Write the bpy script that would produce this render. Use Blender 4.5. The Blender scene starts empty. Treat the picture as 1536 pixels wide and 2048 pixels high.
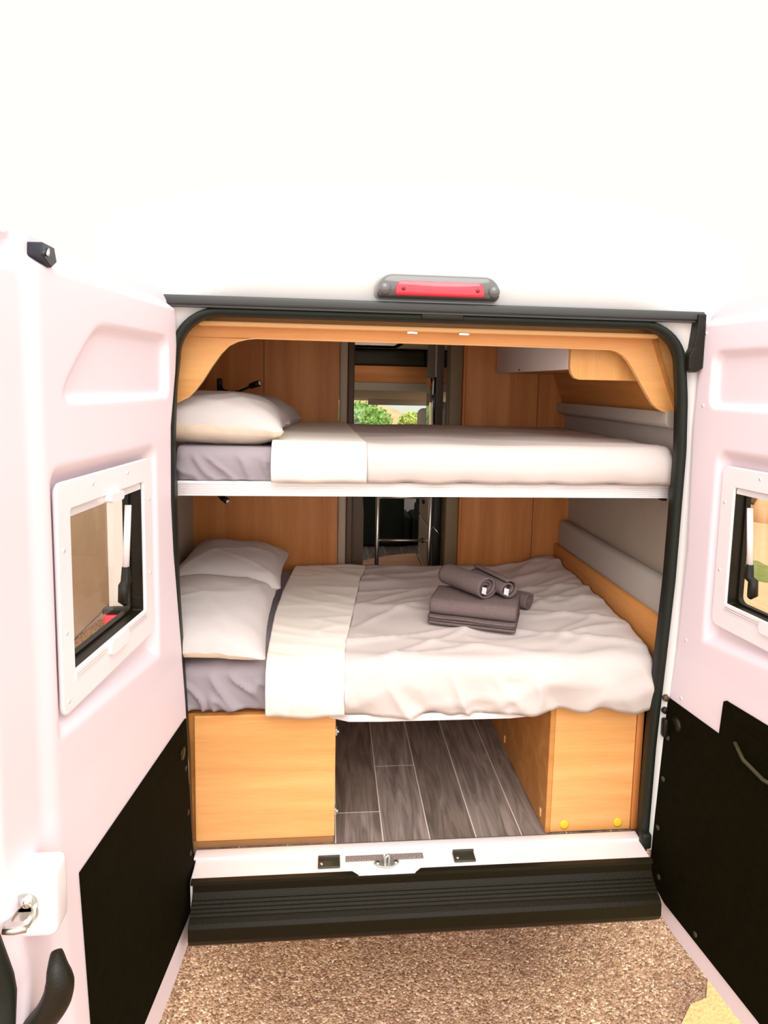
import bpy, bmesh, math, random
from mathutils import Vector, noise, Matrix
from math import sin, cos, pi, exp, atan2, sqrt
random.seed(4)
S = bpy.context.scene
C = S.collection

# ---------------------------------------------------------------- camera, light, exposure
cam = bpy.data.objects.new('camera', bpy.data.cameras.new('camera')); C.objects.link(cam); S.camera = cam
YAW, PITCH, ROLL = .0943, .1118, .0215
fw = Vector((sin(YAW)*cos(PITCH), cos(YAW)*cos(PITCH), -sin(PITCH)))
rt = Vector((cos(YAW), -sin(YAW), 0)); up = rt.cross(fw)
r2 = rt*cos(ROLL) + up*sin(ROLL); u2 = -rt*sin(ROLL) + up*cos(ROLL)
M = Matrix((r2, u2, -fw)).transposed().to_4x4(); M.translation = Vector((-.2018, -2.0639, 2.177))
cam.matrix_world = M
cam.data.sensor_fit = 'AUTO'; cam.data.sensor_width = 36
cam.data.lens = 1322.3/2048*36
cam.data.shift_x = -(783.9-768)/2048; cam.data.shift_y = (917.3-1024)/2048
cam.data.clip_start = .02; cam.data.clip_end = 200

S.view_settings.view_transform = 'Standard'; S.view_settings.look = 'None'
S.view_settings.exposure = 0.36; S.view_settings.gamma = 1; S.view_settings.use_curve_mapping = False

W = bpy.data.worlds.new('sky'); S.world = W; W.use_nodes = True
nt = W.node_tree; nt.nodes.clear()
wo = nt.nodes.new('ShaderNodeOutputWorld'); bg = nt.nodes.new('ShaderNodeBackground')
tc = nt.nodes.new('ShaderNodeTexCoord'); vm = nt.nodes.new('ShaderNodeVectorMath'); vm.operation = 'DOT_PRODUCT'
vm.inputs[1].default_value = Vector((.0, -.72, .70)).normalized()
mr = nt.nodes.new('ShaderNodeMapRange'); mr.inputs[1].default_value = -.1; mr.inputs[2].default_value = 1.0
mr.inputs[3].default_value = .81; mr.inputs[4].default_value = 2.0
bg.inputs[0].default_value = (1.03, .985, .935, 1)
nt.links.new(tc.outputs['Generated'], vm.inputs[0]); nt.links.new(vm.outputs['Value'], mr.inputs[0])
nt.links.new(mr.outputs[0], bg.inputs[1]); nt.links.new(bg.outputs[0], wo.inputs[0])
sl = bpy.data.lights.new('sun', 'SUN'); so = bpy.data.objects.new('sun', sl); C.objects.link(so)
sl.energy = 1.55; sl.angle = math.radians(50); sl.color = (1, .985, .96)
so.rotation_euler = Vector((.0, -.70, .80)).to_track_quat('Z', 'Y').to_euler(); so.location = (0, -4, 6)

# ---------------------------------------------------------------- materials
def mat(name, col, rough=.6, metal=0., bump=0., bscale=40, var=0., vscale=6, spec=.5, coat=0.):
    m = bpy.data.materials.new(name); m.use_nodes = True; n = m.node_tree; b = n.nodes['Principled BSDF']
    b.inputs['Base Color'].default_value = (*col, 1); b.inputs['Roughness'].default_value = rough
    b.inputs['Metallic'].default_value = metal; b.inputs['Specular IOR Level'].default_value = spec
    b.inputs['Coat Weight'].default_value = coat
    t = n.nodes.new('ShaderNodeTexCoord')
    nz = n.nodes.new('ShaderNodeTexNoise'); nz.inputs['Scale'].default_value = vscale; nz.inputs['Detail'].default_value = 5
    n.links.new(t.outputs['Object'], nz.inputs['Vector'])
    mx = n.nodes.new('ShaderNodeMix'); mx.data_type = 'RGBA'
    k = 1-var
    mx.inputs[6].default_value = (col[0]*k, col[1]*k, col[2]*k, 1); mx.inputs[7].default_value = (min(1, col[0]*(1+var*.5)), min(1, col[1]*(1+var*.5)), min(1, col[2]*(1+var*.5)), 1)
    n.links.new(nz.outputs['Fac'], mx.inputs[0]); n.links.new(mx.outputs[2], b.inputs['Base Color'])
    if bump:
        n2 = n.nodes.new('ShaderNodeTexNoise'); n2.inputs['Scale'].default_value = bscale; n2.inputs['Detail'].default_value = 6
        n.links.new(t.outputs['Object'], n2.inputs['Vector'])
        bp = n.nodes.new('ShaderNodeBump'); bp.inputs['Strength'].default_value = bump; bp.inputs['Distance'].default_value = .01
        n.links.new(n2.outputs['Fac'], bp.inputs['Height']); n.links.new(bp.outputs[0], b.inputs['Normal'])
    return m

def wood(name, axis, light, dark, rough=.42, fine=60):
    m = bpy.data.materials.new(name); m.use_nodes = True; n = m.node_tree; b = n.nodes['Principled BSDF']
    t = n.nodes.new('ShaderNodeTexCoord'); mp = n.nodes.new('ShaderNodeMapping')
    sc = [1, 1, 1]; sc['xyz'.index(axis)] = .06; mp.inputs['Scale'].default_value = sc
    n.links.new(t.outputs['Object'], mp.inputs['Vector'])
    a = n.nodes.new('ShaderNodeTexNoise'); a.inputs['Scale'].default_value = 14; a.inputs['Detail'].default_value = 4; a.inputs['Distortion'].default_value = .6
    f = n.nodes.new('ShaderNodeTexNoise'); f.inputs['Scale'].default_value = fine*3; f.inputs['Detail'].default_value = 5
    n.links.new(mp.outputs[0], a.inputs['Vector']); n.links.new(mp.outputs[0], f.inputs['Vector'])
    ad = n.nodes.new('ShaderNodeMath'); ad.operation = 'MULTIPLY_ADD'; ad.inputs[1].default_value = .32
    n.links.new(f.outputs['Fac'], ad.inputs[0]); n.links.new(a.outputs['Fac'], ad.inputs[2])
    cr = n.nodes.new('ShaderNodeValToRGB'); cr.color_ramp.elements[0].position = .42; cr.color_ramp.elements[1].position = .92
    cr.color_ramp.elements[0].color = (*dark, 1); cr.color_ramp.elements[1].color = (*light, 1)
    n.links.new(ad.outputs[0], cr.inputs[0]); n.links.new(cr.outputs[0], b.inputs['Base Color'])
    b.inputs['Roughness'].default_value = rough; b.inputs['Specular IOR Level'].default_value = .3
    return m

M_paint = mat('van_paint_white', (.80, .735, .755), .32, coat=.3)
M_body = mat('van_paint_white_outside', (.82, .80, .79), .3, coat=.3)
M_door = mat('door_inner_paint', (.85, .725, .785), .45)
M_frame = mat('window_frame_plastic', (.88, .82, .85), .35)
M_rub = mat('black_rubber', (.009, .012, .008), .5, bump=.1, bscale=120, spec=.3)
M_gask = mat('grey_rubber', (.036, .038, .037), .45)
M_blk = mat('black_plastic', (.009, .007, .003), .42, bump=.15, bscale=200, spec=.3)
M_bump = mat('bumper_plastic', (.0085, .006, .0018), .42, bump=.12, bscale=150, spec=.14)
M_lin = mat('dark_lining_board', (.0065, .0050, .0008), .85, bump=.35, bscale=300, var=.5, vscale=30, spec=.05)
M_alu = mat('aluminium', (.86, .82, .83), .38, metal=.2)
M_steel = mat('steel', (.62, .60, .56), .28, metal=1)
M_zinc = mat('zinc', (.55, .58, .55), .35, metal=.8, bump=.2)
M_red = mat('red_lens', (.85, .015, .04), .12, coat=.8)
M_lamp = mat('brake_light_housing', (.10, .10, .10), .14, coat=.7)
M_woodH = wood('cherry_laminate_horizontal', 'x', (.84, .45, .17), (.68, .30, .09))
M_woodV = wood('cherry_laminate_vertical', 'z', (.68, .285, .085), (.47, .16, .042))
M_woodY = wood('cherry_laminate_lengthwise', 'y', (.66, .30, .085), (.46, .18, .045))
M_redw = wood('reddish_laminate', 'x', (.92, .42, .17), (.76, .27, .09))
M_olive = mat('olive_brown_post', (.20, .13, .06), .5, var=.3)
M_dkwood = mat('dark_brown_trim', (.10, .055, .025), .5, var=.3)
M_tan = mat('tan_plastic_strip', (.42, .33, .24), .5)
M_edge = mat('wood_edge_band', (.80, .44, .17), .4)
M_grey = mat('grey_wall_lining', (.37, .31, .25), .85, bump=.25, bscale=220, var=.08)
M_ledge = mat('light_grey_ledge', (.40, .355, .32), .8, bump=.2, bscale=220)
M_sheet = mat('grey_fitted_sheet', (.34, .30, .335), .85, bump=.12, bscale=500, spec=.2)
M_duvet = mat('pale_taupe_duvet', (.60, .525, .50), .85, bump=.14, bscale=450, spec=.2)
M_fold = mat('cream_sheet', (.83, .765, .70), .85, bump=.1, bscale=450, spec=.2)
M_pillow = mat('pale_grey_pillowcase', (.58, .525, .51), .85, bump=.12, bscale=450, spec=.2)
M_cream = mat('cream_pillow_underside', (.86, .75, .61), .85, bump=.1, bscale=450, spec=.2)
M_towel = mat('grey_brown_towel', (.27, .20, .195), .95, bump=.9, bscale=420, var=.25, vscale=120, spec=.05)
M_label = mat('white_satin', (.8, .76, .8), .4)
M_white = mat('white_laminate', (.72, .66, .66), .45)
M_whiteb = mat('white_board', (.80, .75, .76), .4)
M_yel = mat('yellow_cap', (.85, .52, .03), .4)
M_dark = mat('dark_fabric', (.02, .024, .016), .8, var=.4)
M_taupe = mat('taupe_laminate', (.50, .40, .30), .5)
M_beige = mat('beige_headliner', (.56, .47, .39), .8)
M_seat = mat('beige_seat_fabric', (.78, .70, .64), .8)
M_ceil = mat('ceiling_lining', (.68, .58, .5), .8)
M_chrome = mat('chrome', (.8, .8, .8), .1, metal=1)

def floor_mat():
    m = bpy.data.materials.new('grey_wood_vinyl'); m.use_nodes = True; n = m.node_tree; b = n.nodes['Principled BSDF']
    t = n.nodes.new('ShaderNodeTexCoord'); mp = n.nodes.new('ShaderNodeMapping')
    mp.inputs['Rotation'].default_value = (0, 0, math.radians(90)); mp.inputs['Location'].default_value = (FL_OFF[0], FL_OFF[1], 0)
    n.links.new(t.outputs['Object'], mp.inputs['Vector'])
    ge = n.nodes.new('ShaderNodeNewGeometry'); cr = n.nodes.new('ShaderNodeValToRGB')
    cr.color_ramp.elements[0].color = (.19, .145, .12, 1); cr.color_ramp.elements[1].color = (.27, .215, .19, 1)
    n.links.new(ge.outputs['Random Per Island'], cr.inputs[0])
    m2 = n.nodes.new('ShaderNodeMapping'); m2.inputs['Scale'].default_value = (1, .1, 1); n.links.new(t.outputs['Object'], m2.inputs['Vector'])
    a = n.nodes.new('ShaderNodeTexNoise'); a.inputs['Scale'].default_value = 30; a.inputs['Detail'].default_value = 8; a.inputs['Distortion'].default_value = 1.6
    n.links.new(m2.outputs[0], a.inputs['Vector'])
    r = n.nodes.new('ShaderNodeMapRange'); r.inputs[1].default_value = .35; r.inputs[2].default_value = .7; r.inputs[3].default_value = .55; r.inputs[4].default_value = 1.35
    n.links.new(a.outputs['Fac'], r.inputs[0])
    mx = n.nodes.new('ShaderNodeMix'); mx.data_type = 'RGBA'; mx.blend_type = 'MULTIPLY'; mx.inputs[0].default_value = 1
    n.links.new(cr.outputs[0], mx.inputs[6]); n.links.new(r.outputs[0], mx.inputs[7])
    n.links.new(mx.outputs[2], b.inputs['Base Color']); b.inputs['Roughness'].default_value = .55
    return m
FL_OFF = (.03, .004)
M_floor = floor_mat()

def ground_mat():
    m = bpy.data.materials.new('gravelly_asphalt'); m.use_nodes = True; n = m.node_tree; b = n.nodes['Principled BSDF']
    t = n.nodes.new('ShaderNodeTexCoord')
    v = n.nodes.new('ShaderNodeTexVoronoi'); v.inputs['Scale'].default_value = 130
    n.links.new(t.outputs['Object'], v.inputs['Vector'])
    se = n.nodes.new('ShaderNodeSeparateColor'); n.links.new(v.outputs['Color'], se.inputs[0])
    cr = n.nodes.new('ShaderNodeValToRGB'); e = cr.color_ramp.elements
    e[0].position = 0; e[0].color = (.20, .115, .07, 1); e[1].position = 1; e[1].color = (.92, .80, .62, 1)
    for p_, c_ in [(.3, (.38, .235, .15, 1)), (.62, (.50, .335, .22, 1)), (.88, (.66, .49, .34, 1))]:
        k = e.new(p_); k.color = c_
    n.links.new(se.outputs[0], cr.inputs[0])
    nz = n.nodes.new('ShaderNodeTexNoise'); nz.inputs['Scale'].default_value = 2.2; nz.inputs['Detail'].default_value = 5
    n.links.new(t.outputs['Object'], nz.inputs['Vector'])
    cr2 = n.nodes.new('ShaderNodeValToRGB'); cr2.color_ramp.elements[0].position = .35; cr2.color_ramp.elements[1].position = .65
    cr2.color_ramp.elements[0].color = (.74, .64, .60, 1); cr2.color_ramp.elements[1].color = (1.1, 1.02, .92, 1)
    n.links.new(nz.outputs['Fac'], cr2.inputs[0])
    mx = n.nodes.new('ShaderNodeMix'); mx.data_type = 'RGBA'; mx.blend_type = 'MULTIPLY'; mx.inputs[0].default_value = 1
    n.links.new(cr.outputs[0], mx.inputs[6]); n.links.new(cr2.outputs[0], mx.inputs[7])
    mr = n.nodes.new('ShaderNodeMath'); mr.operation = 'MULTIPLY'; mr.inputs[1].default_value = -1
    n.links.new(v.outputs['Distance'], mr.inputs[0])
    bp = n.nodes.new('ShaderNodeBump'); bp.inputs['Strength'].default_value = .9; bp.inputs['Distance'].default_value = .006
    n.links.new(mr.outputs[0], bp.inputs['Height']); n.links.new(bp.outputs[0], b.inputs['Normal'])
    n.links.new(mx.outputs[2], b.inputs['Base Color']); b.inputs['Roughness'].default_value = .8
    return m
M_ground = ground_mat()
M_sand = mat('pale_yellow_paint', (.72, .56, .24), .9, bump=.6, bscale=90, var=.35, vscale=60)
M_dirt = mat('orange_sand', (.72, .47, .26), .9, bump=.4, bscale=10, var=.2, vscale=2)
M_grass = mat('short_grass', (.24, .28, .07), .9, bump=.8, bscale=40, var=.5, vscale=8)
M_stone = mat('sandstone_wall', (.66, .50, .35), .9, bump=.5, bscale=12, var=.15, vscale=3)
M_brown = mat('brown_wall', (.30, .18, .10), .9, bump=.5, bscale=8, var=.5, vscale=3)
M_leaf = mat('leaves', (.28, .46, .10), .7, bump=.6, bscale=20, var=.7, vscale=9)
M_leaf2 = mat('yellow_green_leaves', (.55, .60, .14), .7, bump=.6, bscale=20, var=.6, vscale=9)
M_rock = mat('orange_rock', (.62, .42, .24), .9, bump=.9, bscale=5, var=.4, vscale=4)
M_bark = mat('bark', (.12, .08, .05), .9, bump=.6, bscale=30)

def glass(name, tint, alpha):
    m = bpy.data.materials.new(name); m.use_nodes = True; n = m.node_tree; n.nodes.clear()
    o = n.nodes.new('ShaderNodeOutputMaterial'); tr = n.nodes.new('ShaderNodeBsdfTransparent'); gl = n.nodes.new('ShaderNodeBsdfGlossy')
    tr.inputs[0].default_value = (*tint, 1); gl.inputs['Roughness'].default_value = .03
    mx = n.nodes.new('ShaderNodeMixShader'); mx.inputs[0].default_value = alpha
    n.links.new(tr.outputs[0], mx.inputs[1]); n.links.new(gl.outputs[0], mx.inputs[2]); n.links.new(mx.outputs[0], o.inputs[0])
    return m
M_glass = glass('acrylic_pane', (.93, .90, .86), .07)
M_wind = glass('windscreen_glass', (.9, .95, .9), .04)

def diffuser():
    m = bpy.data.materials.new('milky_skylight'); m.use_nodes = True; n = m.node_tree; n.nodes.clear()
    o = n.nodes.new('ShaderNodeOutputMaterial'); tr = n.nodes.new('ShaderNodeBsdfTranslucent'); tr.inputs[0].default_value = (.95, .95, .95, 1)
    n.links.new(tr.outputs[0], o.inputs[0]); return m
M_sky = diffuser()

# ---------------------------------------------------------------- object helpers
def root_of(o):
    while o.parent: o = o.parent
    return o
def thing(name, label, cat, loc=(0, 0, 0), group=None):
    o = bpy.data.objects.new(name, None); C.objects.link(o); o.location = loc; o.empty_display_size = .05
    o['label'] = label; o['category'] = cat
    if group: o['group'] = group
    return o
def tess(poly):
    from mathutils.geometry import tessellate_polygon
    return [t for t in tessellate_polygon([[Vector((p[0], p[1], 0)) for p in poly]]) if len(set(t)) == 3]
class MB:
    """collects vertices and faces in world coordinates"""
    def __init__(s): s.v = []; s.f = []; s.sm = []
    def add(s, vs, fs, smooth=False):
        k = len(s.v); s.v += [tuple(v) for v in vs]; s.f += [tuple(i+k for i in f) for f in fs]; s.sm += [smooth]*len(fs); return s
    def box(s, x0, x1, y0, y1, z0, z1, b=0, seg=2):
        if b <= 0:
            vs = [(x, y, z) for x in (x0, x1) for y in (y0, y1) for z in (z0, z1)]
            return s.add(vs, [(0, 1, 3, 2), (4, 6, 7, 5), (0, 4, 5, 1), (2, 3, 7, 6), (0, 2, 6, 4), (1, 5, 7, 3)])
        bm = bmesh.new(); bmesh.ops.create_cube(bm, size=1)
        for v in bm.verts: v.co = Vector(((x0+x1)/2+v.co.x*(x1-x0), (y0+y1)/2+v.co.y*(y1-y0), (z0+z1)/2+v.co.z*(z1-z0)))
        bmesh.ops.bevel(bm, geom=bm.edges[:], offset=b, segments=seg, profile=.5, affect='EDGES')
        return s.bm(bm, seg > 1)
    def bm(s, bm, smooth=False):
        bm.verts.index_update()
        s.add([v.co[:] for v in bm.verts], [[v.index for v in f.verts] for f in bm.faces], smooth); bm.free(); return s
    def tube(s, pts, r, n=10, cap=True):
        pts = [Vector(p) for p in pts]; k = len(pts); rs = r if isinstance(r, (list, tuple)) else [r]*k
        vs = []; prev = None
        for i, p in enumerate(pts):
            d = (pts[min(i+1, k-1)]-pts[max(i-1, 0)]).normalized()
            if prev is None: a = d.orthogonal().normalized()
            else: a = (prev-d*prev.dot(d)).normalized()
            prev = a; b = d.cross(a)
            for j in range(n): vs.append(p+(a*cos(2*pi*j/n)+b*sin(2*pi*j/n))*rs[i])
        fs = [(i*n+j, i*n+(j+1) % n, (i+1)*n+(j+1) % n, (i+1)*n+j) for i in range(k-1) for j in range(n)]
        if cap: fs += [tuple(range(n-1, -1, -1)), tuple((k-1)*n+j for j in range(n))]
        return s.add(vs, fs, True)
    def prism(s, poly, axis, a, b):
        """poly of 2-D points extruded along axis from a to b"""
        def P(p, t):
            return {'x': (t, p[0], p[1]), 'y': (p[0], t, p[1]), 'z': (p[0], p[1], t)}[axis]
        n = len(poly); bm = bmesh.new()
        v0 = [bm.verts.new(P(p, a)) for p in poly]; v1 = [bm.verts.new(P(p, b)) for p in poly]
        for tri in tess(poly):
            bm.faces.new([v0[i] for i in tri]); bm.faces.new([v1[i] for i in tri[::-1]])
        for i in range(n): bm.faces.new((v0[i], v1[i], v1[(i+1) % n], v0[(i+1) % n]))
        bmesh.ops.recalc_face_normals(bm, faces=bm.faces[:])
        return s.bm(bm)
    def build(s, name, m, parent=None, bevel=0, autos=None):
        off = Vector((0, 0, 0))
        if parent is not None: off = root_of(parent).location.copy()
        elif s.v:
            xs, ys, zs = zip(*s.v); off = Vector(((min(xs)+max(xs))/2, (min(ys)+max(ys))/2, min(zs)))
        me = bpy.data.meshes.new(name); me.from_pydata([(v[0]-off.x, v[1]-off.y, v[2]-off.z) for v in s.v], [], s.f)
        me.validate(); b_ = bmesh.new(); b_.from_mesh(me); bmesh.ops.recalc_face_normals(b_, faces=b_.faces[:]); 
        b_.to_mesh(me); b_.free()
        if len(s.sm) == len(me.polygons):
            me.polygons.foreach_set('use_smooth', s.sm)
        me.materials.append(m)
        o = bpy.data.objects.new(name, me); C.objects.link(o)
        if parent is not None: o.parent = parent
        else: o.location = off
        if bevel:
            md = o.modifiers.new('b', 'BEVEL'); md.width = bevel; md.segments = 2; md.limit_method = 'ANGLE'; md.harden_normals = False
        return o
def tag(o, label, cat, group=None, kind=None):
    o['label'] = label; o['category'] = cat
    if group: o['group'] = group
    if kind: o['kind'] = kind
    return o
def struct(o): o['kind'] = 'structure'; return o
def lab(o, l): o['label'] = l; return o
def grid(mb, F, nu, nv, smooth=True):
    vs = [F(i/nu, j/nv) for j in range(nv+1) for i in range(nu+1)]
    fs = [(j*(nu+1)+i, j*(nu+1)+i+1, (j+1)*(nu+1)+i+1, (j+1)*(nu+1)+i) for j in range(nv) for i in range(nu)]
    return mb.add(vs, fs, smooth)
def lerp(a, b, t): return a+(b-a)*t
def pw(pts, t):
    """piecewise linear"""
    if t <= pts[0][0]: return pts[0][1]
    for (a, x), (b, y) in zip(pts, pts[1:]):
        if t <= b: return x+(y-x)*(t-a)/(b-a)
    return pts[-1][1]
def ss(a, b, x):
    t = min(max((x-a)/(b-a), 0), 1); return t*t*(3-2*t)
def arc(cx, cy, r, a0, a1, n=8): return [(cx+r*cos(math.radians(a0+(a1-a0)*i/n)), cy+r*sin(math.radians(a0+(a1-a0)*i/n))) for i in range(n+1)]
def rrect(x0, x1, y0, y1, r, n=6):
    return arc(x1-r, y1-r, r, 0, 90, n)+arc(x0+r, y1-r, r, 90, 180, n)+arc(x0+r, y0+r, r, 180, 270, n)+arc(x1-r, y0+r, r, 270, 360, n)
def crease(x, y, ang, freq, stretch, seed):
    """directional cloth crease, 0..1 with sharp ridges"""
    c, s_ = cos(ang), sin(ang); a = (x*c+y*s_)*freq/stretch; b = (-x*s_+y*c)*freq
    n_ = noise.noise(Vector((a, b, seed))); return max(0, 1-abs(n_)*3.2)**2

# ---------------------------------------------------------------- SETTING: ground and surroundings
g = MB(); grid(g, lambda u, v: (lerp(-12, 12, u), lerp(-8, 16, v), 0), 24, 24, False)
struct(g.build('floor_ground', M_ground))
# the pale yellow painted patch beside the right door
g = MB(); edge = [(1.02, -.125), (1.10, -.05), (1.17, -.03), (1.22, .045), (1.30, .12), (1.42, .13), (1.6, .3), (3.2, .4), (3.2, -1.6), (1.0, -1.6), (.72, -.9), (.86, -.4)]
g.prism(edge, 'z', .001, .005); tag(g.build('painted_patch', M_sand), 'pale yellow painted patch on the gravelly ground at lower right', 'ground marking')
# loose pebbles
g = MB(); rp = random.Random(8)
for i in range(2600):
    x = rp.uniform(-1.4, 1.5); y = rp.uniform(-.9, .35); r = rp.uniform(.0018, .0046)
    o6 = [(r*rp.uniform(.7, 1.3), 0, 0), (-r, 0, 0), (0, r*rp.uniform(.6, 1.2), 0), (0, -r, 0), (0, 0, r*rp.uniform(.5, 1)), (0, 0, -r*.4)]
    a = rp.uniform(0, 6.28)
    g.add([(x+p[0]*cos(a)-p[1]*sin(a), y+p[0]*sin(a)+p[1]*cos(a), p[2]+.001) for p in o6],
          [(0, 2, 4), (2, 1, 4), (1, 3, 4), (3, 0, 4), (2, 0, 5), (1, 2, 5), (3, 1, 5), (0, 3, 5)])
tag(g.build('loose_pebbles', mat('pebble', (.55, .42, .32), .7, var=.6, vscale=200)), 'tiny pale pebbles scattered over the gravelly ground', 'pebbles', kind='stuff')
# outside left: sandstone wall
g = MB(); g.box(-2.62, -2.3, -.2, 9, 0, 1.75, .03)
g.box(-2.302, -2.292, 3.2, 3.215, .03, 1.72)
struct(g.build('wall_outside_left', M_stone))
# outside right: sand, grass, brown wall
g = MB(); g.prism([(3.2, -3), (3.2, 7), (5.5, 12), (7.9, 12), (7.9, -3)], 'z', .002, .02); tag(g.build('sand_field', M_dirt), 'orange sandy ground beyond the right door window', 'sand')
g = MB(); grid(g, lambda u, v: (lerp(4.55, 5.4, v)+.25*sin(u*7)+.04*sin(u*60), lerp(3.2, 8, u), .022+.04*sin(v*pi)+.01*sin(u*90+v*30)), 60, 8)
tag(g.build('grass_strip', M_grass), 'curved green grass strip on the sand outside the right door window', 'grass', kind='stuff')
g = MB(); g.box(8.0, 8.5, 6.5, 14, 0, 2.6, .05); tag(g.build('brown_wall', M_brown), 'brown stone wall far beyond the sand at right', 'wall')
g = MB(); g.tube([(7.1, 8.3, .0), (7.1, 8.3, .5), (7.1, 8.3, .52)], [.28, .06, .01], 8); tag(g.build('sandstone_cone', M_dirt), 'small pointed sandstone block in front of the brown wall', 'stone')

# trees beyond the windscreen
def tree(x, y, z, r, m, label, n=900, seed=1):
    rp = random.Random(seed); t = thing('bushy_tree', label, 'tree', (x, y, 0), 'trees beyond the windscreen')
    q = MB(); q.tube([(x, y, 0), (x+.05, y, z*.6), (x, y, z)], [.09, .07, .03], 7); q.build('trunk', M_bark, t)
    q = MB()
    for i in range(n):
        d = Vector((rp.gauss(0, 1), rp.gauss(0, 1), rp.gauss(0, 1))).normalized()*r*(rp.uniform(.45, 1)); d.z *= .85
        p = Vector((x, y, z))+d; s_ = rp.uniform(.025, .06)
        a = Vector((rp.uniform(-1, 1), rp.uniform(-1, 1), rp.uniform(-1, 1))).normalized()*s_; b = a.orthogonal().normalized()*s_*.6
        q.add([p-a, p+b, p+a, p-b], [(0, 1, 2, 3)])
    q.build('foliage', m, t)
tree(.33, 10.2, 1.25, .72, M_leaf, 'dense green bush seen through the windscreen, filling its left part', 6000, 2)
tree(1.36, 10.6, 1.42, .27, M_leaf2, 'small yellow green tree on the rocky slope right of the dense bush', 2200, 5)
g = MB()
grid(g, lambda u, v: (lerp(-3, 5.2, u), lerp(11.7, 15, v), lerp(0, 1, v**.6)*pw([(-3, 2.2), (.6, 1.98), (1.0, 1.78), (1.5, 1.50), (2.2, 1.25), (6, .9)], lerp(-3, 5.2, u))+.10*noise.noise(Vector((u*30, v*6, 2)))), 60, 30)
tag(g.build('rocky_slope', M_rock), 'orange rocky slope behind the trees outside the windscreen', 'slope')

# ---------------------------------------------------------------- CAMPER VAN (one thing)
van = thing('camper_van', 'white camper van with both rear doors swung open showing bunk beds', 'van', (.14, 0, 0))
CX = .13
def open_hw(z):      # half width of the rear opening at the seal's inner line
    return pw([(.55, .755), (.61, .762), (.96, .767), (1.2, .778), (1.54, .794), (1.98, .80), (2.15, .792), (2.5, .75)], z)
def open_loop(d=0., n=60):
    """opening outline offset outwards by d, from bottom left over the top to bottom right"""
    zt, R_ = 2.362, .115
    pts = []
    def side(z): return open_hw(z)+d
    zs = [.56+i*(zt-R_-.56)/n for i in range(n+1)]
    L_ = [(CX-side(z), z) for z in zs]
    h = side(zt-R_)
    ca = arc(CX-h+R_+d, zt-R_, R_+d, 180, 90, 12)
    L_ += [(x, min(z, 9)) for x, z in ca[1:]]
    Rr = [(2*CX-x, z) for x, z in L_][::-1]
    return L_+Rr
# rear body panel with the opening cut out, wrapped round to roof and sides
def body_hw(z): return pw([(.35, 1.0), (.6, 1.03), (1.2, 1.02), (1.9, 1.02), (2.3, 1.01)], z)
inner = open_loop(.034); nI = len(inner)
q = MB(); outer = []
zs_o = []
for i, (x, z) in enumerate(inner):
    if i < 61: outer.append((CX-body_hw(z), z))
    elif i >= nI-61: outer.append((CX+body_hw(z), z))
    else:
        t = (i-60)/(nI-61-60)
        a = pi*(1-t); xx = cos(a); 
        ex = CX+1.03*max(-1, min(1, xx*1.08)); ez = 2.30+.52*(max(0, sin(a))**.45)
        outer.append((ex, ez))
def yz(z): return .012+max(0, z-2.45)**1.6*.35
mid = [((a[0]+b[0])/2, (a[1]+b[1])/2) for a, b in zip(inner, outer)]
vs = []
for (x, z) in inner: vs.append((x, .045, z))
for (x, z) in inner: vs.append((x, .012, z))
for (x, z) in mid: vs.append((x, yz(z), z))
for (x, z) in outer: vs.append((x, yz(z)+.02, z))
for (x, z) in outer: vs.append((x+(.02 if x > CX else -.02)*(1 if z < 2.5 else 0), .12+yz(z), z+(.02 if z > 2.5 else 0)))
fs = []
for k in range(4):
    for i in range(nI-1): fs.append((k*nI+i, k*nI+i+1, (k+1)*nI+i+1, (k+1)*nI+i))
k = 4
base = len(vs)
for y in (2.2, 3.2, 3.9, 4.15, 5.2):
    for (x, z) in outer: vs.append((x+(.02 if x > CX else -.02)*(1 if z < 2.5 else 0), y, z+(.02 if z > 2.5 else 0)))
rows = [4*nI]+[base+j*nI for j in range(5)]
for j in range(5):
    for i in range(nI-1):
        x_, z_ = (outer[i][0]+outer[i+1][0])/2, (outer[i][1]+outer[i+1][1])/2
        if j == 2 and z_ > 2.7 and -.02 < x_ < .36: continue
        if j in (1, 4) and 1.35 < z_ < (2.15 if j == 1 else 2.45): continue  # openings added in the sides so daylight reaches corridor and cab
        fs.append((rows[j]+i, rows[j]+i+1, rows[j+1]+i+1, rows[j+1]+i))
q.add(vs, fs, True)
q.build('body_shell', M_body, van)
# jamb behind the seal
q = MB(); L1 = open_loop(.034); L2 = open_loop(.032)
vs = [(x, .046, z) for x, z in L1]+[(x, .068, z) for x, z in L2]
q.add(vs, [(i, i+1, nI+i+1, nI+i) for i in range(nI-1)], True)
q.build('door_jamb', M_paint, van)
# rubber seal round the opening
q = MB(); A = open_loop(.010); B = open_loop(.014); D = open_loop(.032); E = open_loop(.036)
prof = [(A, .040), (A, .014), (B, -.002), (D, -.006), (E, .006), (E, .046)]
vs = []
for lp, y in prof: vs += [(x, y, z) for x, z in lp]
fs = []
for k in range(len(prof)):
    k2 = (k+1) % len(prof)
    for i in range(nI-1): fs.append((k*nI+i, k*nI+i+1, k2*nI+i+1, k2*nI+i))
q.add(vs, fs, True); q.build('opening_seal', M_rub, van)
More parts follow.
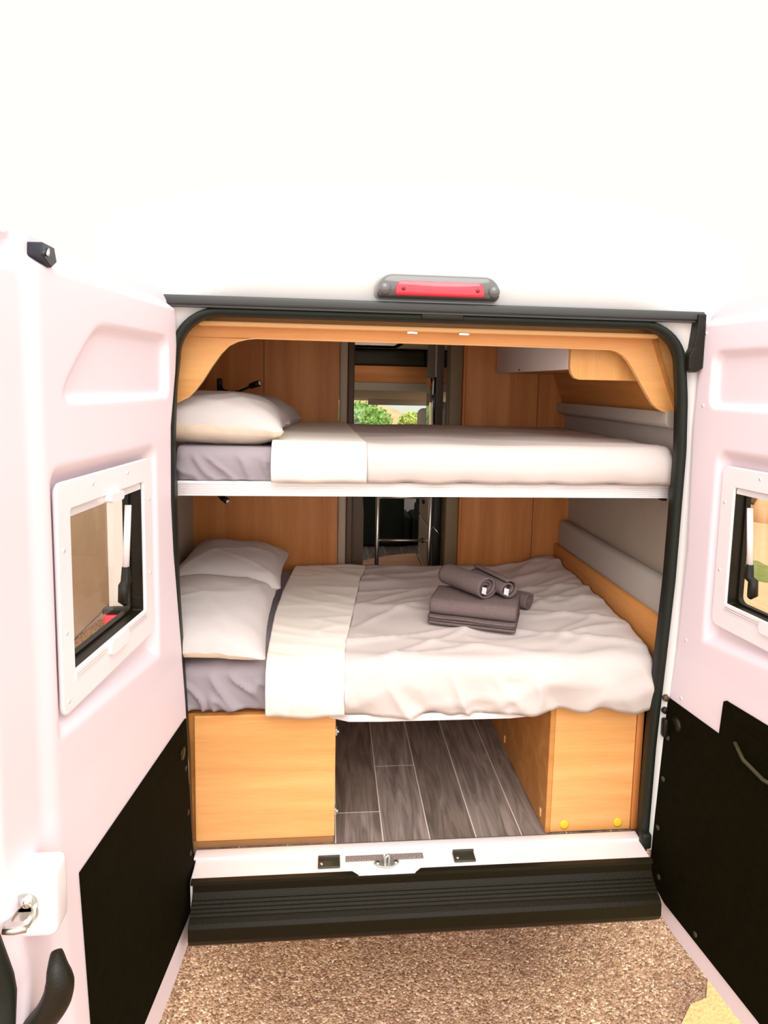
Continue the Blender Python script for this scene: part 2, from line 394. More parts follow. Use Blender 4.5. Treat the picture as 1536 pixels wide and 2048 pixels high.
# upper gasket strip with the bracket at its right end
q = MB(); q.box(-.70, .985, -.022, .014, 2.400, 2.428, .006); q.box(-.70, .985, -.014, .013, 2.394, 2.402)
q.build('gutter_gasket', M_gask, van)
q = MB(); q.prism([(.985, 2.42), (.985, 2.25), (.962, 2.235), (.938, 2.245), (.936, 2.285), (.950, 2.315), (.958, 2.39), (.958, 2.42)], 'y', -.028, .012)
q.build('corner_gasket', M_blk, van, .003)
q = MB(); q.box(.075, .205, -.012, .012, 2.379, 2.398, .003); q.build('latch_cover', M_blk, van)
for x in (.055, .222):
    q = MB(); q.box(x-.017, x+.017, .052, .062, 2.337, 2.346, .002)
    q.build('roof_catch', M_chrome, van)
# third brake light
def capsule(x0, x1, z0, z1, rb, rtp, n=8):
    return arc(x1-rtp, z1-rtp, rtp, 0, 90, n)+arc(x0+rtp, z1-rtp, rtp, 90, 180, n)+arc(x0+rb, z0+rb, rb, 180, 270, n)+arc(x1-rb, z0+rb, rb, 270, 360, n)
def domed(x0, x1, z0, z1, rb, rtp, y0, y1, ins, n=8):
    q = MB(); layers = []
    for t, d in ((0, 0), (.35, .002), (.7, ins*.35), (.9, ins*.65), (1, ins)):
        layers.append([(x, lerp(y0, y1, t), z) for x, z in capsule(x0+d, x1-d, z0+d, z1-d, max(rb-d, .003), max(rtp-d, .003), n)])
    k = len(layers[0]); vs = [v for l in layers for v in l]
    fs = [(a*k+i, a*k+(i+1) % k, (a+1)*k+(i+1) % k, (a+1)*k+i) for a in range(len(layers)-1) for i in range(k)]
    fs.append(tuple((len(layers)-1)*k+i for i in range(k)))
    return q.add(vs, fs, True)
h = domed(-.072, .318, 2.436, 2.516, .018, .055, .015, -.045, .016)
bl = lab(h.build('brake_light', M_lamp, van), 'dark grey brake light housing above the opening')
h = domed(-.012, .260, 2.444, 2.488, .008, .024, -.044, -.054, .004); h.build('red_lens', M_red, bl)
for x in (.012, .238):
    q = MB(); q.tube([(x, -.05, 2.463), (x, -.0565, 2.463)], [.007, .006], 12); q.build('screw', mat('screw_red', (.25, .01, .02), .4), bl)
for x in (-.043, .291):
    q = MB(); q.tube([(x, -.04, 2.463), (x, -.050, 2.463), (x, -.051, 2.463)], [.019, .016, .001], 20); q.build('end_boss', M_lamp, bl)
# left tail light behind the left door window
q = MB(); q.box(-.895, -.80, -.022, .012, .95, 1.452, .012); tl = lab(q.build('tail_light', M_red, van), 'red tail light seen through the left door window')
q = MB(); q.box(-.897, -.798, -.018, .012, 1.452, 1.470, .004); q.build('dark_cap', M_blk, tl)
q = MB(); q.box(1.06, 1.155, -.022, .012, .95, 1.45, .012); q.build('tail_light', M_red, van)
# white sill ledge
q = MB()
sill = [(.05, .598), (.012, .603), (-.084, .600), (-.090, .594), (-.086, .50), (.05, .50)]
n_ = len(sill); xs_ = [-.668, -.62, .88, .94]
q.prism(sill, 'x', -.628, .897); q.build('door_sill', M_whiteb, van, .004)
q = MB(); q.box(-.635, .90, .004, .046, .6, .6095, .003); q.build('sill_step', M_paint, van)
# bumper step with ribs
pr = [(-.05, .570), (-.088, .594), (-.096, .594), (-.098, .570)]
for i in range(6):
    y = -.106-.0095*i; z = .558-.0065*i
    pr += [(y, z), (y-.003, z-.005), (y-.006, z-.005)] if i < 5 else [(y, z)]
pr += [(-.166, .519), (-.174, .508), (-.176, .470), (-.168, .452), (-.12, .405), (-.05, .40)]
q = MB(); q.prism(pr, 'x', -.618, .893); q.build('rear_bumper', M_bump, van, .0015)
q = MB()
for x0, x1 in ((-.625, -.115), (.11, .896)): q.prism([(x0, -.078), (x1, -.078), (x1+(.0 if x1 > .5 else .02), -.096), (x0-(.02 if x0 > 0 else 0), -.096)], 'z', .592, .603)
q.build('sill_gasket', M_blk, van)
def tread(x0, x1, y0, y1):
    q = MB(); q.box(x0, x1, y0, y1, .603, .6048)
    k = 0; x = x0+.006
    while x < x1-.008:
        for j in range(3):
            yc = lerp(y0+.004, y1-.004, (j+.5)/3); sx = .004 if (k+j) % 2 else -.004
            q.tube([(x-.003, yc-sx*.6, .6048), (x, yc, .6058), (x+.003, yc+sx*.6, .6048)], .0009, 5)
        x += .0085; k += 1
    return q.build('tread_plate', mat('tread_alu', (.42, .35, .32), .35, metal=.5), van)
tread(-.135, -.008, -.036, -.010); tread(-.001, .125, -.036, -.010)
# two dark stop plates and striker on the sill
for x in (-.19, .262):
    q = MB(); q.box(x-.036, x+.036, -.024, -.018, .585, .618, .002); q.box(x-.036, x+.036, -.062, -.018, .603, .609, .002)
    pl = q.build('stop_plate', mat('dark_plate', (.05, .045, .03), .35, metal=.3), van)
    q = MB(); q.tube([(x-.024, -.048, .608), (x-.024, -.048, .613)], [.007, .005], 10); q.build('rivet', M_chrome, pl)
q = MB(); q.prism([(-.043, -.052), (-.03, -.064), (-.008, -.072), (.012, -.072), (.03, -.062), (.042, -.05), (.035, -.036), (.014, -.042), (-.012, -.042), (-.034, -.037)], 'z', .603, .608)
q.tube([(-.006, -.062, .606), (-.006, -.060, .632), (.004, -.056, .636), (.008, -.048, .632), (.008, -.045, .606)], .0045, 8)
stk = q.build('striker', M_zinc, van, .001)
for x in (-.03, .03):
    q = MB(); q.tube([(x, -.053, .607), (x, -.053, .611)], .006, 8); q.build('bolt', M_chrome, stk)
# right hinge and bolts on the pillar
q = MB(); q.box(.948, .966, -.014, .012, .99, 1.055, .006)
hg = q.build('door_hinge', M_blk, van)
for z in (1.08, 1.125):
    q = MB(); q.tube([(.958, .012, z), (.958, .0, z)], [.012, .010], 12); q.build('pillar_bolt', M_dkwood if z > 1.1 else M_blk, van)
q = MB(); q.box(.895, .930, -.022, .012, .585, .64, .008); q.build('corner_buffer', M_rub, van)

# ---------------------------------------------------------------- rear doors
def nz_(z): return .035*min(max((1.3-z)/.85, 0), 1)
def sd_box(u, z, x0, x1, z0, z1, r):
    dx = abs(u-(x0+x1)/2)-(x1-x0)/2+r; dz = abs(z-(z0+z1)/2)-(z1-z0)/2+r
    return sqrt(max(dx, 0)**2+max(dz, 0)**2)+min(max(dx, dz), 0)-r
def door(side, H, a, label, win, uR, zbot, uLf, ztop):
    sg = 1 if side == 'L' else -1
    Dv = Vector((-sin(a)*sg, -cos(a), 0)); Nv = Vector((cos(a)*sg, -sin(a), 0)); H = Vector(H)
    def P(u, z, n=0): return H+Dv*u+Nv*(n+nz_(z))+Vector((0, 0, z))
    wx0, wx1, wz0, wz1 = win
    R_ = {'P': P}
    def recess(u, z):
        n = 0.
        # upper embossed panel
        d = sd_box(u, z, .055, .655, 2.13, 2.295, .03)
        d2 = ((u-.47)*.155+(z-2.31)*.17)/.23     # slanted corner at the free side
        d = .5*(d+d2+sqrt((d-d2)**2+.0006))
        n -= .022*(1-ss(-.012, .010, d))
        # window recess, deeper towards the lower edge
        ub, ua = .10, wx1+.075
        zl = pw([(.10, 1.385), (.70, 1.445)], u)
        d = max(sd_box(u, z, wx0-.075, ua, 1.30, 1.99, .03), zl-z)
        n -= .028*(1-ss(-.030, .012, d))
        # step towards the closing edge
        n -= .011*ss(.715, .775, u)+.010*ss(uR(z)-.03, uR(z), u)
        # top flange
        n -= .020*ss(2.385, 2.402, z)
        d = sd_box(u, z, .76, .86, 2.37, 2.425, .01); n -= .02*(1-ss(-.004, .004, d))
        # hinge side rounding
        n -= .008*(1-ss(0, .02, u-uLf(z)))**2
        return n
    nu, nzv = 120, 270
    def corner(u, z):   # rounded lower corner at the hinge side and upper corner
        return True
    grids = {}; vs = []; T = .042
    for layer in (0, 1):
        for j in range(nzv+1):
            z0 = lerp(zbot, ztop, j/nzv)
            for i in range(nu+1):
                s_ = i/nu; ul = uLf(z0); u = lerp(ul, uR(z0), s_)
                vs.append(P(u, z0, recess(u, z0) if layer == 0 else -T))
    W_ = nu+1; L_ = W_*(nzv+1); fs = []; cells = set()
    for j in range(nzv):
        zc = lerp(zbot, ztop, (j+.5)/nzv)
        for i in range(nu):
            uc = lerp(uLf(zc), uR(zc), (i+.5)/nu)
            if wx0-.012 < uc < wx1+.012 and wz0-.012 < zc < wz1+.012: continue
            cells.add((i, j))
    for i, j in cells:
        a0, a1, a2, a3 = j*W_+i, j*W_+i+1, (j+1)*W_+i+1, (j+1)*W_+i
        fs.append((a0, a1, a2, a3)); fs.append((L_+a3, L_+a2, L_+a1, L_+a0))
        if (i, j-1) not in cells: fs.append((a1, a0, L_+a0, L_+a1))
        if (i, j+1) not in cells: fs.append((a3, a2, L_+a2, L_+a3))
        if (i-1, j) not in cells: fs.append((a0, a3, L_+a3, L_+a0))
        if (i+1, j) not in cells: fs.append((a2, a1, L_+a1, L_+a2))
    used = sorted({k for f in fs for k in f}); rm = {k: n for n, k in enumerate(used)}
    q = MB(); q.add([vs[k] for k in used], [tuple(rm[k] for k in f) for f in fs], True)
    d = lab(q.build('rear_door', M_door, van), label)
    md = d.modifiers.new('e', 'EDGE_SPLIT'); md.split_angle = math.radians(55)
    R_['d'] = d
    # flat plates in door coordinates
    def plate(poly, n0, n1, name, m, bevel=0, hole=None, par=d):
        if isinstance(poly[0], list):
            q = MB()
            for po in poly:
                k = len(po); q.add([P(u, z, n0) for u, z in po]+[P(u, z, n1) for u, z in po], [tuple(range(k, 2*k)), tuple(range(k-1, -1, -1))]+[(i, (i+1) % k, k+(i+1) % k, k+i) for i in range(k)])
            return q.build(name, m, par, bevel)
        bm = bmesh.new()
        def add(n, po): return [bm.verts.new(P(u, z, n)) for u, z in po]
        k = len(poly)
        if hole:
            o0, o1, h0, h1 = add(n0, poly), add(n1, poly), add(n0, hole), add(n1, hole)
            for i in range(k):
                j = (i+1) % k
                bm.faces.new((o1[i], o1[j], h1[j], h1[i])); bm.faces.new((o0[j], o0[i], h0[i], h0[j]))
                bm.faces.new((o0[i], o0[j], o1[j], o1[i])); bm.faces.new((h0[j], h0[i], h1[i], h1[j]))
        else:
            o0, o1 = add(n0, poly), add(n1, poly)
            for tri in tess(poly):
                bm.faces.new([o1[i] for i in tri]); bm.faces.new([o0[i] for i in tri[::-1]])
            for i in range(k): bm.faces.new((o0[i], o0[(i+1) % k], o1[(i+1) % k], o1[i]))
            bmesh.ops.recalc_face_normals(bm, faces=bm.faces[:])
        q = MB(); q.bm(bm); return q.build(name, m, par, bevel)
    R_['plate'] = plate
    # window: white frame, black surround, tinted pane, stays, blind cassettes
    fr = plate(rrect(wx0-.055, wx1+.055, wz0-.078, wz1+.062, .022), -.014, -.004, 'window_frame', M_frame, .004, rrect(wx0, wx1, wz0, wz1, .008))
    plate(rrect(wx0-.008, wx1+.008, wz0-.008, wz1+.008, .006), -.046, -.012, 'window_reveal', M_blk, 0, rrect(wx0+.002, wx1-.002, wz0+.002, wz1-.002, .006))
    plate(rrect(wx0-.02, wx1+.03, wz0-.02, wz1+.02, .02), -.060, -.043, 'outer_window_rim', M_blk, 0, rrect(wx0+.008, wx1-.004, wz0+.008, wz1-.004, .02))
    plate(rrect(wx0+.0, wx1+.01, wz0+.0, wz1+.01, .02), -.056, -.053, 'window_pane', M_glass, 0)
    # roller blind rails at top and bottom with their catches
    q = plate([(wx0, wz1-.018), (wx1, wz1-.018), (wx1, wz1), (wx0, wz1)], -.03, -.012, 'blind_rail', M_alu)
    q = plate([(wx0-.004, wz0-.020), (wx1+.004, wz0-.020), (wx1+.004, wz0+.004), (wx0-.004, wz0+.004)], -.012, -.0025, 'blind_rail', M_frame, .001)
    for kk in range(2):
        plate([(wx0+.002, wz0-.014+kk*.007), (wx1-.002, wz0-.014+kk*.007), (wx1-.002, wz0-.0125+kk*.007), (wx0+.002, wz0-.0125+kk*.007)], -.004, -.0018, 'rail_groove', M_steel)
    cu = (wx0+wx1)/2-.01
    plate(rrect(cu-.05, cu+.05, wz0-.030, wz0+.006, .012), -.006, .006, 'blind_catch', M_frame, .003)
    plate(rrect(cu-.035, cu+.035, wz1-.018, wz1+.004, .009), -.012, .008, 'blind_catch', M_frame, .003)
    # stay arm near the hinge side
    su = wx0+.040
    q = MB(); q.tube([P(su, wz1-.055, -.030), P(su+.014, wz0+.135, -.034)], .0085, 10); q.build('window_stay', M_frame, d)
    q = MB(); q.tube([P(su+.014, wz0+.14, -.034), P(su+.014, wz0+.10, -.034), P(su+.034, wz0+.095, -.032), P(su+.036, wz0+.055, -.032), P(su+.026, wz0+.045, -.032)], [.010, .014, .014, .015, .009], 10); q.build('window_latch', M_blk, d)
    # small screws
    for (u, z) in [(wx0-.035, wz0+.1), (wx0-.035, wz1-.05), (wx1+.033, wz0+.10), (wx1+.033, wz1-.08), (wx1+.033, wz0-.05), (wx0+.1, wz1+.04), (wx1-.1, wz1+.04)]:
        q = MB(); q.tube([P(u, z, -.006), P(u, z, -.0025)], .0045, 8); q.build('screw', M_alu, d)
    return R_

# left door
def uL_left(z):
    b = pw([(.355, .30), (.370, .08), (.385, .02), (.408, -.014), (.46, -.034), (.523, -.042), (.63, -.036), (.81, -.039), (1.06, -.054), (1.32, -.040), (1.5, -.008), (1.66, .02), (1.82, .034), (2.04, .026), (2.2, -.02), (2.30, -.036), (2.36, -.032), (2.41, -.010), (2.43, .03), (2.45, .10)], z)
    return b
def uR_left(z): return pw([(.36, .88), (.95, .885), (1.03, .868), (1.07, .872), (1.2, .907), (1.35, .915), (2.30, .90), (2.40, .88), (2.45, .82)], z)
LD = door('L', (-.666, -.02, 0), .1162, 'left rear door, white inside with black lower lining and window', (.240, .625, 1.545, 1.902), uR_left, .360, uL_left, 2.44)
P = LD['P']; plate = LD['plate']; d = LD['d']
plate([(-.020, 1.100), (-.014, .90), (-.012, .65), (-.012, .53), (.012, .475), (.60, .472), (.655, .50), (.667, .745), (.666, .985), (.666, 1.108)], .0005, .005, 'lower_lining', M_lin, .001)
for z in (.66, .80, .95): 
    q = MB(); q.tube([P(.012, z, .004), P(.012, z, .007)], .009, 10); q.build('lining_plug', M_blk, d)
q = MB(); q.tube([P(.03, 1.01, .004), P(.03, 1.01, .008)], .020, 14); q.build('lining_grommet', M_blk, d)
# lock housing with steel loop
hb = MB(); hb.box(-.784, -.708, -.868, -.80, 1.118, 1.255, .016, 4); lh = hb.build('lock_housing', M_frame, d)
q = MB(); q.prism(rrect(-.776, -.738, 1.160, 1.218, .017), 'y', -.872, -.866); q.build('lock_bracket', M_zinc, d, .001)
q = MB(); q.tube([(-.757, -.868, 1.201), (-.757, -.876, 1.201), (-.757, -.880, 1.201)], [.012, .012, .006], 14); q.build('lock_bolt', M_chrome, d)
q = MB()
oo = [(-.778, -.866), (-.741, -.866), (-.735, -.890), (-.736, -.914), (-.743, -.920), (-.772, -.922), (-.779, -.914), (-.780, -.890)]
ii = [(-.770, -.872), (-.750, -.872), (-.744, -.884), (-.744, -.900), (-.749, -.906), (-.768, -.907), (-.772, -.900), (-.772, -.884)]
vs = [(x, y, z+(-.866-y)*.08) for z in (1.180, 1.188) for lp in (oo, ii) for x, y in lp]
fs = []
for i_ in range(8):
    j_ = (i_+1) % 8; fs += [(i_, j_, 8+j_, 8+i_), (16+i_, 24+i_, 24+j_, 16+j_), (i_, 16+i_, 16+j_, j_), (8+i_, 8+j_, 24+j_, 24+i_)]
q.add(vs, fs); q.tube([(-.777, -.919, 1.186), (-.757, -.921, 1.186), (-.738, -.917, 1.186)], .0065, 10)
q.build('striker_loop', M_steel, d)
plate([(.768, 1.125), (.776, 1.12), (.778, 1.155), (.770, 1.165)], .0, .006, 'lock_slot', M_blk)
# curved black pull strap
q = MB(); sp = [(-.712, -.86, 1.086), (-.703, -.88, 1.070), (-.698, -.885, 1.045), (-.703, -.885, 1.015), (-.718, -.885, .985), (-.742, -.88, .955), (-.768, -.875, .925), (-.775, -.86, .90)]
sr = [.010, .019, .025, .027, .026, .024, .021, .014]; sp2 = []; sr2 = []
for i_ in range(7):
    p0, p1, p2, p3 = [Vector(sp[max(0, min(7, i_+k_))]) for k_ in (-1, 0, 1, 2)]
    for t_ in (0, .25, .5, .75):
        sp2.append(.5*((2*p1)+(p2-p0)*t_+(2*p0-5*p1+4*p2-p3)*t_*t_+(3*p1-p0-3*p2+p3)*t_**3)); sr2.append(lerp(sr[i_], sr[i_+1], t_))
q.tube(sp2, sr2, 16); q.build('pull_strap', M_blk, d)
# rubber strip on the free edge
q = MB(); n_ = 40; vs = []
for i in range(n_+1):
    z = lerp(.75, 1.42, i/n_); u = uR_left(z)
    for du, dn in ((-.004, -.022), (-.004, -.05), (.024, -.05), (.026, -.035), (.014, -.018)): vs.append(P(u+du, z, dn))
q.add(vs, [(i*5+k, i*5+(k+1) % 5, (i+1)*5+(k+1) % 5, (i+1)*5+k) for i in range(n_) for k in range(5)]+[(0, 1, 2, 3, 4), tuple(n_*5+k for k in (4, 3, 2, 1, 0))], True)
q.build('edge_rubber', M_rub, d)
plate([(.72, 2.428), (.675, 2.425), (.668, 2.40), (.69, 2.385), (.722, 2.405)], -.03, .008, 'top_latch', mat('latch_dark', (.01, .015, .025), .3), .002)
q = MB(); q.tube([P(.70, 2.418, .008), P(.71, 2.405, .012)], .004, 6); q.build('latch_tongue', M_chrome, d)
for (u, z, r) in [(.882, 1.345, .012), (.03, 2.24, .004), (.03, 2.10, .004), (.85, 2.25, .012)]:
    q = MB(); q.tube([P(u, z, -.03), P(u, z, -.018)], r, 10); q.build('blanking_plug', M_frame, d)

# right door
def uL_right(z):
    return pw([(.36, .10), (.37, .04), (.395, -.02), (.44, -.05), (.72, -.076), (1.0, -.074), (1.1, -.080), (1.2, -.043), (1.65, -.018), (2.06, -.036), (2.28, -.023), (2.37, -.016), (2.42, -.006), (2.44, .03), (2.46, .12)], z)
def uR_right(z): return pw([(.36, .72), (1.0, .76), (2.3, .76), (2.45, .70)], z)
RD = door('R', (.985, -.02, 0), .12, 'right rear door, white inside with black lining that has a pull recess', (.182, .60, 1.527, 1.890), uR_right, .362, uL_right, 2.455)
P = RD['P']; plate = RD['plate']; d = RD['d']
plate([[(-.039, 1.125), (-.039, 1.0), (.218, 1.0), (.218, 1.129)], [(.218, 1.0), (.70, 1.0), (.71, 1.25), (.40, 1.25), (.232, 1.243), (.221, 1.235), (.218, 1.129)], [(-.039, 1.0), (-.039, .93), (-.036, .75), (.70, .75), (.70, 1.0)], [(-.036, .75), (-.036, .709), (-.034, .52), (-.018, .460), (.06, .434), (.70, .43), (.70, .75)]], .0005, .005, 'lower_lining', M_lin, .001)
q = MB(); q.tube([P(.024, 1.055, .004), P(.024, 1.055, .009), P(.024, 1.055, .004)], [.026, .021, .012], 18); q.build('lining_grommet', M_blk, d)
plate(rrect(.29, .50, 1.11, 1.215, .03), .0045, .0065, 'pull_recess', M_lin, .001, rrect(.303, .487, 1.125, 1.20, .022))
q = MB(); q.tube([P(.295, 1.145, .012), P(.34, 1.118, .018), P(.42, 1.105, .018), P(.47, 1.11, .012)], .006, 8); q.build('pull_lip', mat('pull_lip_plastic', (.05, .045, .02), .3), d)
for (u, z) in [(-.012, .99), (-.012, .84), (-.012, .66), (.02, .50), (.22, .46)]:
    q = MB(); q.tube([P(u, z, .004), P(u, z, .007)], .009, 10); q.build('lining_plug', mat('plug_brown', (.04, .035, .018), .5), d)
for (u, z) in [(.01, 2.36), (.02, 2.13), (.025, 1.15), (.02, 1.35)]:
    q = MB(); q.tube([P(u, z, -.008), P(u, z, .001)], .006, 8); q.build('blanking_plug', M_frame, d)
# rubber edge along the bottom of the right door
q = MB(); q.tube([P(-.055, .62, -.05), P(-.06, .46, -.05), P(-.045, .40, -.045), P(.03, .362, -.04), (P(.36, .358, -.04)), P(.70, .358, -.04)], .008, 8); q.build('edge_rubber', M_rub, d)

# ---------------------------------------------------------------- interior shell
Y1 = 1.22
q = MB(); q.box(-.90, 1.05, .05, 5.0, .55, .5928)
fl = struct(q.build('floor', mat('pale_seam', (.72, .64, .58), .7)))
q = MB(); rp = random.Random(3); cuts = {-1: .232, 0: .525, 1: 1.2, 2: .95, 3: 1.5, 4: .8}
for k in range(-6, 7):
    x0, x1 = -.002+.165*k+.0019, -.002+.165*(k+1)-.0019; y = .055; yy = cuts.get(k, rp.uniform(.3, 1.2)); x0 = max(x0, -.899); x1 = min(x1, 1.049)
    if x1 <= x0: continue
    while y < 4.99:
        y2 = min(yy, 4.99); q.box(x0, x1, y+.0019, y2-.0019, .592, .5932); y = y2; yy += 1.22
q.build('plank_layer', M_floor, fl)
q = MB(); q.box(-.66, .915, .040, .056, .594, .604, .002)
struct(q.build('trim_1', mat('threshold_brown', (.16, .10, .06), .35), None))
# left wall
q = MB(); q.box(-.90, -.87, .06, 2.2, .594, 2.02); q.box(-.90, -.87, 2.2, 3.2, .594, 1.35); q.box(-.90, -.87, 2.2, 3.2, 2.15, 2.44); q.box(-.90, -.87, 3.2, 4.1, .594, 2.44); q.box(-.90, -.87, 1.25, 2.2, 2.0, 2.44); q.box(-.90, -.87, 4.1, 5.0, .594, 1.35); q.prism([(-.90, 1.99), (-.87, 1.99), (-.72, 2.44), (-.90, 2.44)], 'y', .14, 1.22)
struct(q.build('wall_left', M_grey))
q = MB(); q.prism([(-.862, 2.0), (-.852, 2.0), (-.70, 2.44), (-.71, 2.44)], 'y', .142, 1.215); struct(q.build('trim_2', M_woodY))
# right wall
q = MB(); q.box(1.035, 1.065, .06, 2.2, .594, 2.44); q.box(1.035, 1.065, 2.2, 3.2, .594, 1.35); q.box(1.035, 1.065, 2.2, 3.2, 2.15, 2.44); q.box(1.035, 1.065, 3.2, 4.1, .594, 2.44); q.box(1.035, 1.065, 4.1, 5.0, .594, 1.35)
struct(q.build('wall_right', M_grey))
q = MB(); q.box(.985, 1.04, .11, Y1, 1.05, 1.50, .02, 3); q.prism([(.990, 2.042), (1.0, 1.90), (1.034, 1.86), (1.034, 2.10), (.945, 2.105), (.945, 2.062), (.955, 2.050)], 'y', .11, Y1)
struct(q.build('trim_3', M_ledge, None, .008))
q = MB(); q.box(.965, .984, .11, Y1-.01, 1.2, 1.375, .003); struct(q.build('trim_4', M_woodY))
q = MB(); q.prism([(.985, 2.10), (.975, 2.10), (.84, 2.44), (.86, 2.44)], 'y', .11, Y1); struct(q.build('trim_5', M_woodY))
# partition between beds and corridor
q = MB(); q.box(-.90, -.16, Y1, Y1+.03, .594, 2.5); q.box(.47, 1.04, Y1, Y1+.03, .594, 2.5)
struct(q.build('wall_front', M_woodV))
q = MB()
for x, zz in ((-.525, 1.95), (.845, 1.0)): q.box(x-.0015, x+.0015, Y1-.0015, Y1+.001, zz, 2.44)
struct(q.build('trim_6', M_dkwood))
q = MB(); q.box(-.158, -.118, Y1-.004, Y1+.06, 1.0, 2.5, .008); struct(q.build('trim_7', M_tan))
q = MB(); q.box(-.117, -.085, Y1+.0, Y1+.10, .594, 2.5, .006); q.prism([(-.085, 1.0), (-.026, 1.0), (-.026, 1.52), (-.034, 1.62), (-.085, 1.9)], 'y', Y1+.05, Y1+.08)
struct(q.build('trim_8', M_dkwood))
q = MB(); q.box(.39, .456, Y1+.0, Y1+.10, .594, 2.5, .006); struct(q.build('trim_9', M_olive))
q = MB(); q.box(.457, .474, Y1-.006, Y1+.04, .594, 2.5, .006); struct(q.build('trim_10', M_woodV))
# ceiling with roof hatch opening
q = MB(); q.box(-.80, .98, .14, 3.2, 2.5, 2.52); q.box(-.90, -.02, 3.2, 5.2, 2.5, 2.52); q.box(.36, 1.06, 3.2, 5.2, 2.5, 2.52); q.box(-.02, .36, 3.9, 5.2, 2.5, 2.52)
q.box(-.04, -.02, 3.18, 3.92, 2.5, 2.84); q.box(.36, .38, 3.18, 3.92, 2.5, 2.84); q.box(-.04, .38, 3.18, 3.2, 2.5, 2.84); q.box(-.04, .38, 3.9, 3.92, 2.5, 2.84)
struct(q.build('ceiling', M_ceil))
q = MB(); q.box(-.03, .37, 3.19, 3.91, 2.83, 2.836); struct(q.build('window_1', M_sky))
# front of cab: windscreen opening
q = MB(); q.box(-.90, -.82, 5.0, 5.04, .594, 2.5); q.box(1.0, 1.06, 5.0, 5.04, .594, 2.5); q.box(-.9, 1.06, 5.0, 5.04, 2.03, 2.5); q.box(-.9, 1.06, 5.0, 5.04, .594, 1.35)
struct(q.build('wall_cab', M_dark))
q = MB(); q.box(-.82, 1.0, 5.012, 5.02, 1.35, 2.03); struct(q.build('window_2', M_wind))
for k_, x_ in ((3, -.885), (4, 1.05)):  # unseen side windows, added to let daylight into the dark corridor
    q = MB(); q.box(x_-.003, x_+.003, 2.2, 3.2, 1.35, 2.15); struct(q.build('window_%d' % k_, M_wind))

# pelmet board with curved opening
pb = thing('pelmet_board', 'wooden arched surround board framing the top bunk', 'panel', (.13, .12, 2.1))
L3 = open_loop(.058)
top = [(x, z) for x, z in L3 if z > 2.10]
low = [(.995, 2.094), (.965, 2.097), (.94, 2.103), (.918, 2.113), (.898, 2.128), (.87, 2.167), (.845, 2.205), (.82, 2.245), (.80, 2.273), (.78, 2.292), (.76, 2.303), (.74, 2.308), (.3, 2.311),
       (-.44, 2.313), (-.47, 2.310), (-.50, 2.302), (-.527, 2.288), (-.552, 2.262), (-.58, 2.222), (-.61, 2.175), (-.635, 2.142), (-.655, 2.122), (-.69, 2.104), (-.73, 2.098)]
q = MB(); q.prism(top+low, 'y', .115, .131); q.build('arch_board', M_woodH, pb, .0015)
q = MB(); vs = []
for x, z in low: vs += [(x, .1135, z-.0005), (x, .1325, z-.0005), (x, .1325, z+.0025), (x, .1135, z+.0025)]
n_ = len(low); q.add(vs, [(i*4+k, i*4+(k+1) % 4, (i+1)*4+(k+1) % 4, (i+1)*4+k) for i in range(n_-1) for k in range(4)])
q.build('edge_band', M_edge, pb)
q = MB(); q.box(-.61, .87, .052, .114, 2.346, 2.360, .002); q.build('top_rail', M_edge, pb)

# overhead locker
lk = thing('overhead_locker', 'wooden overhead locker with white front above the top bunk on the right', 'locker', (.8, .7, 2.2))
q = MB(); q.box(.640, .95, .20, 1.21, 2.245, 2.46); q.build('body', M_woodY, lk)
q = MB(); q.box(.622, .638, .205, 1.205, 2.243, 2.46, .002); ld = lab(q.build('door', M_white, lk), 'white locker front')
q = MB(); q.tube([(.619, .80, 2.252), (.623, .80, 2.252)], .004, 8); q.build('knob', M_blk, ld)
q = MB(); q.prism([(.66, 2.207), (.90, 2.207), (.96, 2.30), (.96, 2.46), (.622, 2.46), (.622, 2.25), (.627, 2.228), (.640, 2.212)], 'y', .178, .198)
q.build('end_panel', wood('end_panel_laminate', 'z', (.80, .45, .16), (.66, .31, .09)), lk, .0015)

# ---------------------------------------------------------------- upper bunk
ub = thing('upper_bunk_base', 'white aluminium edged base board carrying the upper mattress', 'bunk base', (.14, .6, 1.80))
q = MB(); q.box(-.69, .962, .118, 1.19, 1.815, 1.852); q.build('board', M_whiteb, ub)
pr = [(.118, 1.853), (.100, 1.853), (.098, 1.848)]
for i in range(6):
    z = 1.843-.006*i; pr += [(.099, z), (.103, z-.001), (.103, z-.004), (.099, z-.005)]
pr += [(.098, 1.806), (.118, 1.804)]
q = MB(); q.prism(pr, 'x', -.690, .966); q.build('front_rail', M_alu, ub)
q = MB(); q.box(.945, .960, .095, .125, 1.797, 1.804); q.build('end_bracket', M_blk, ub)

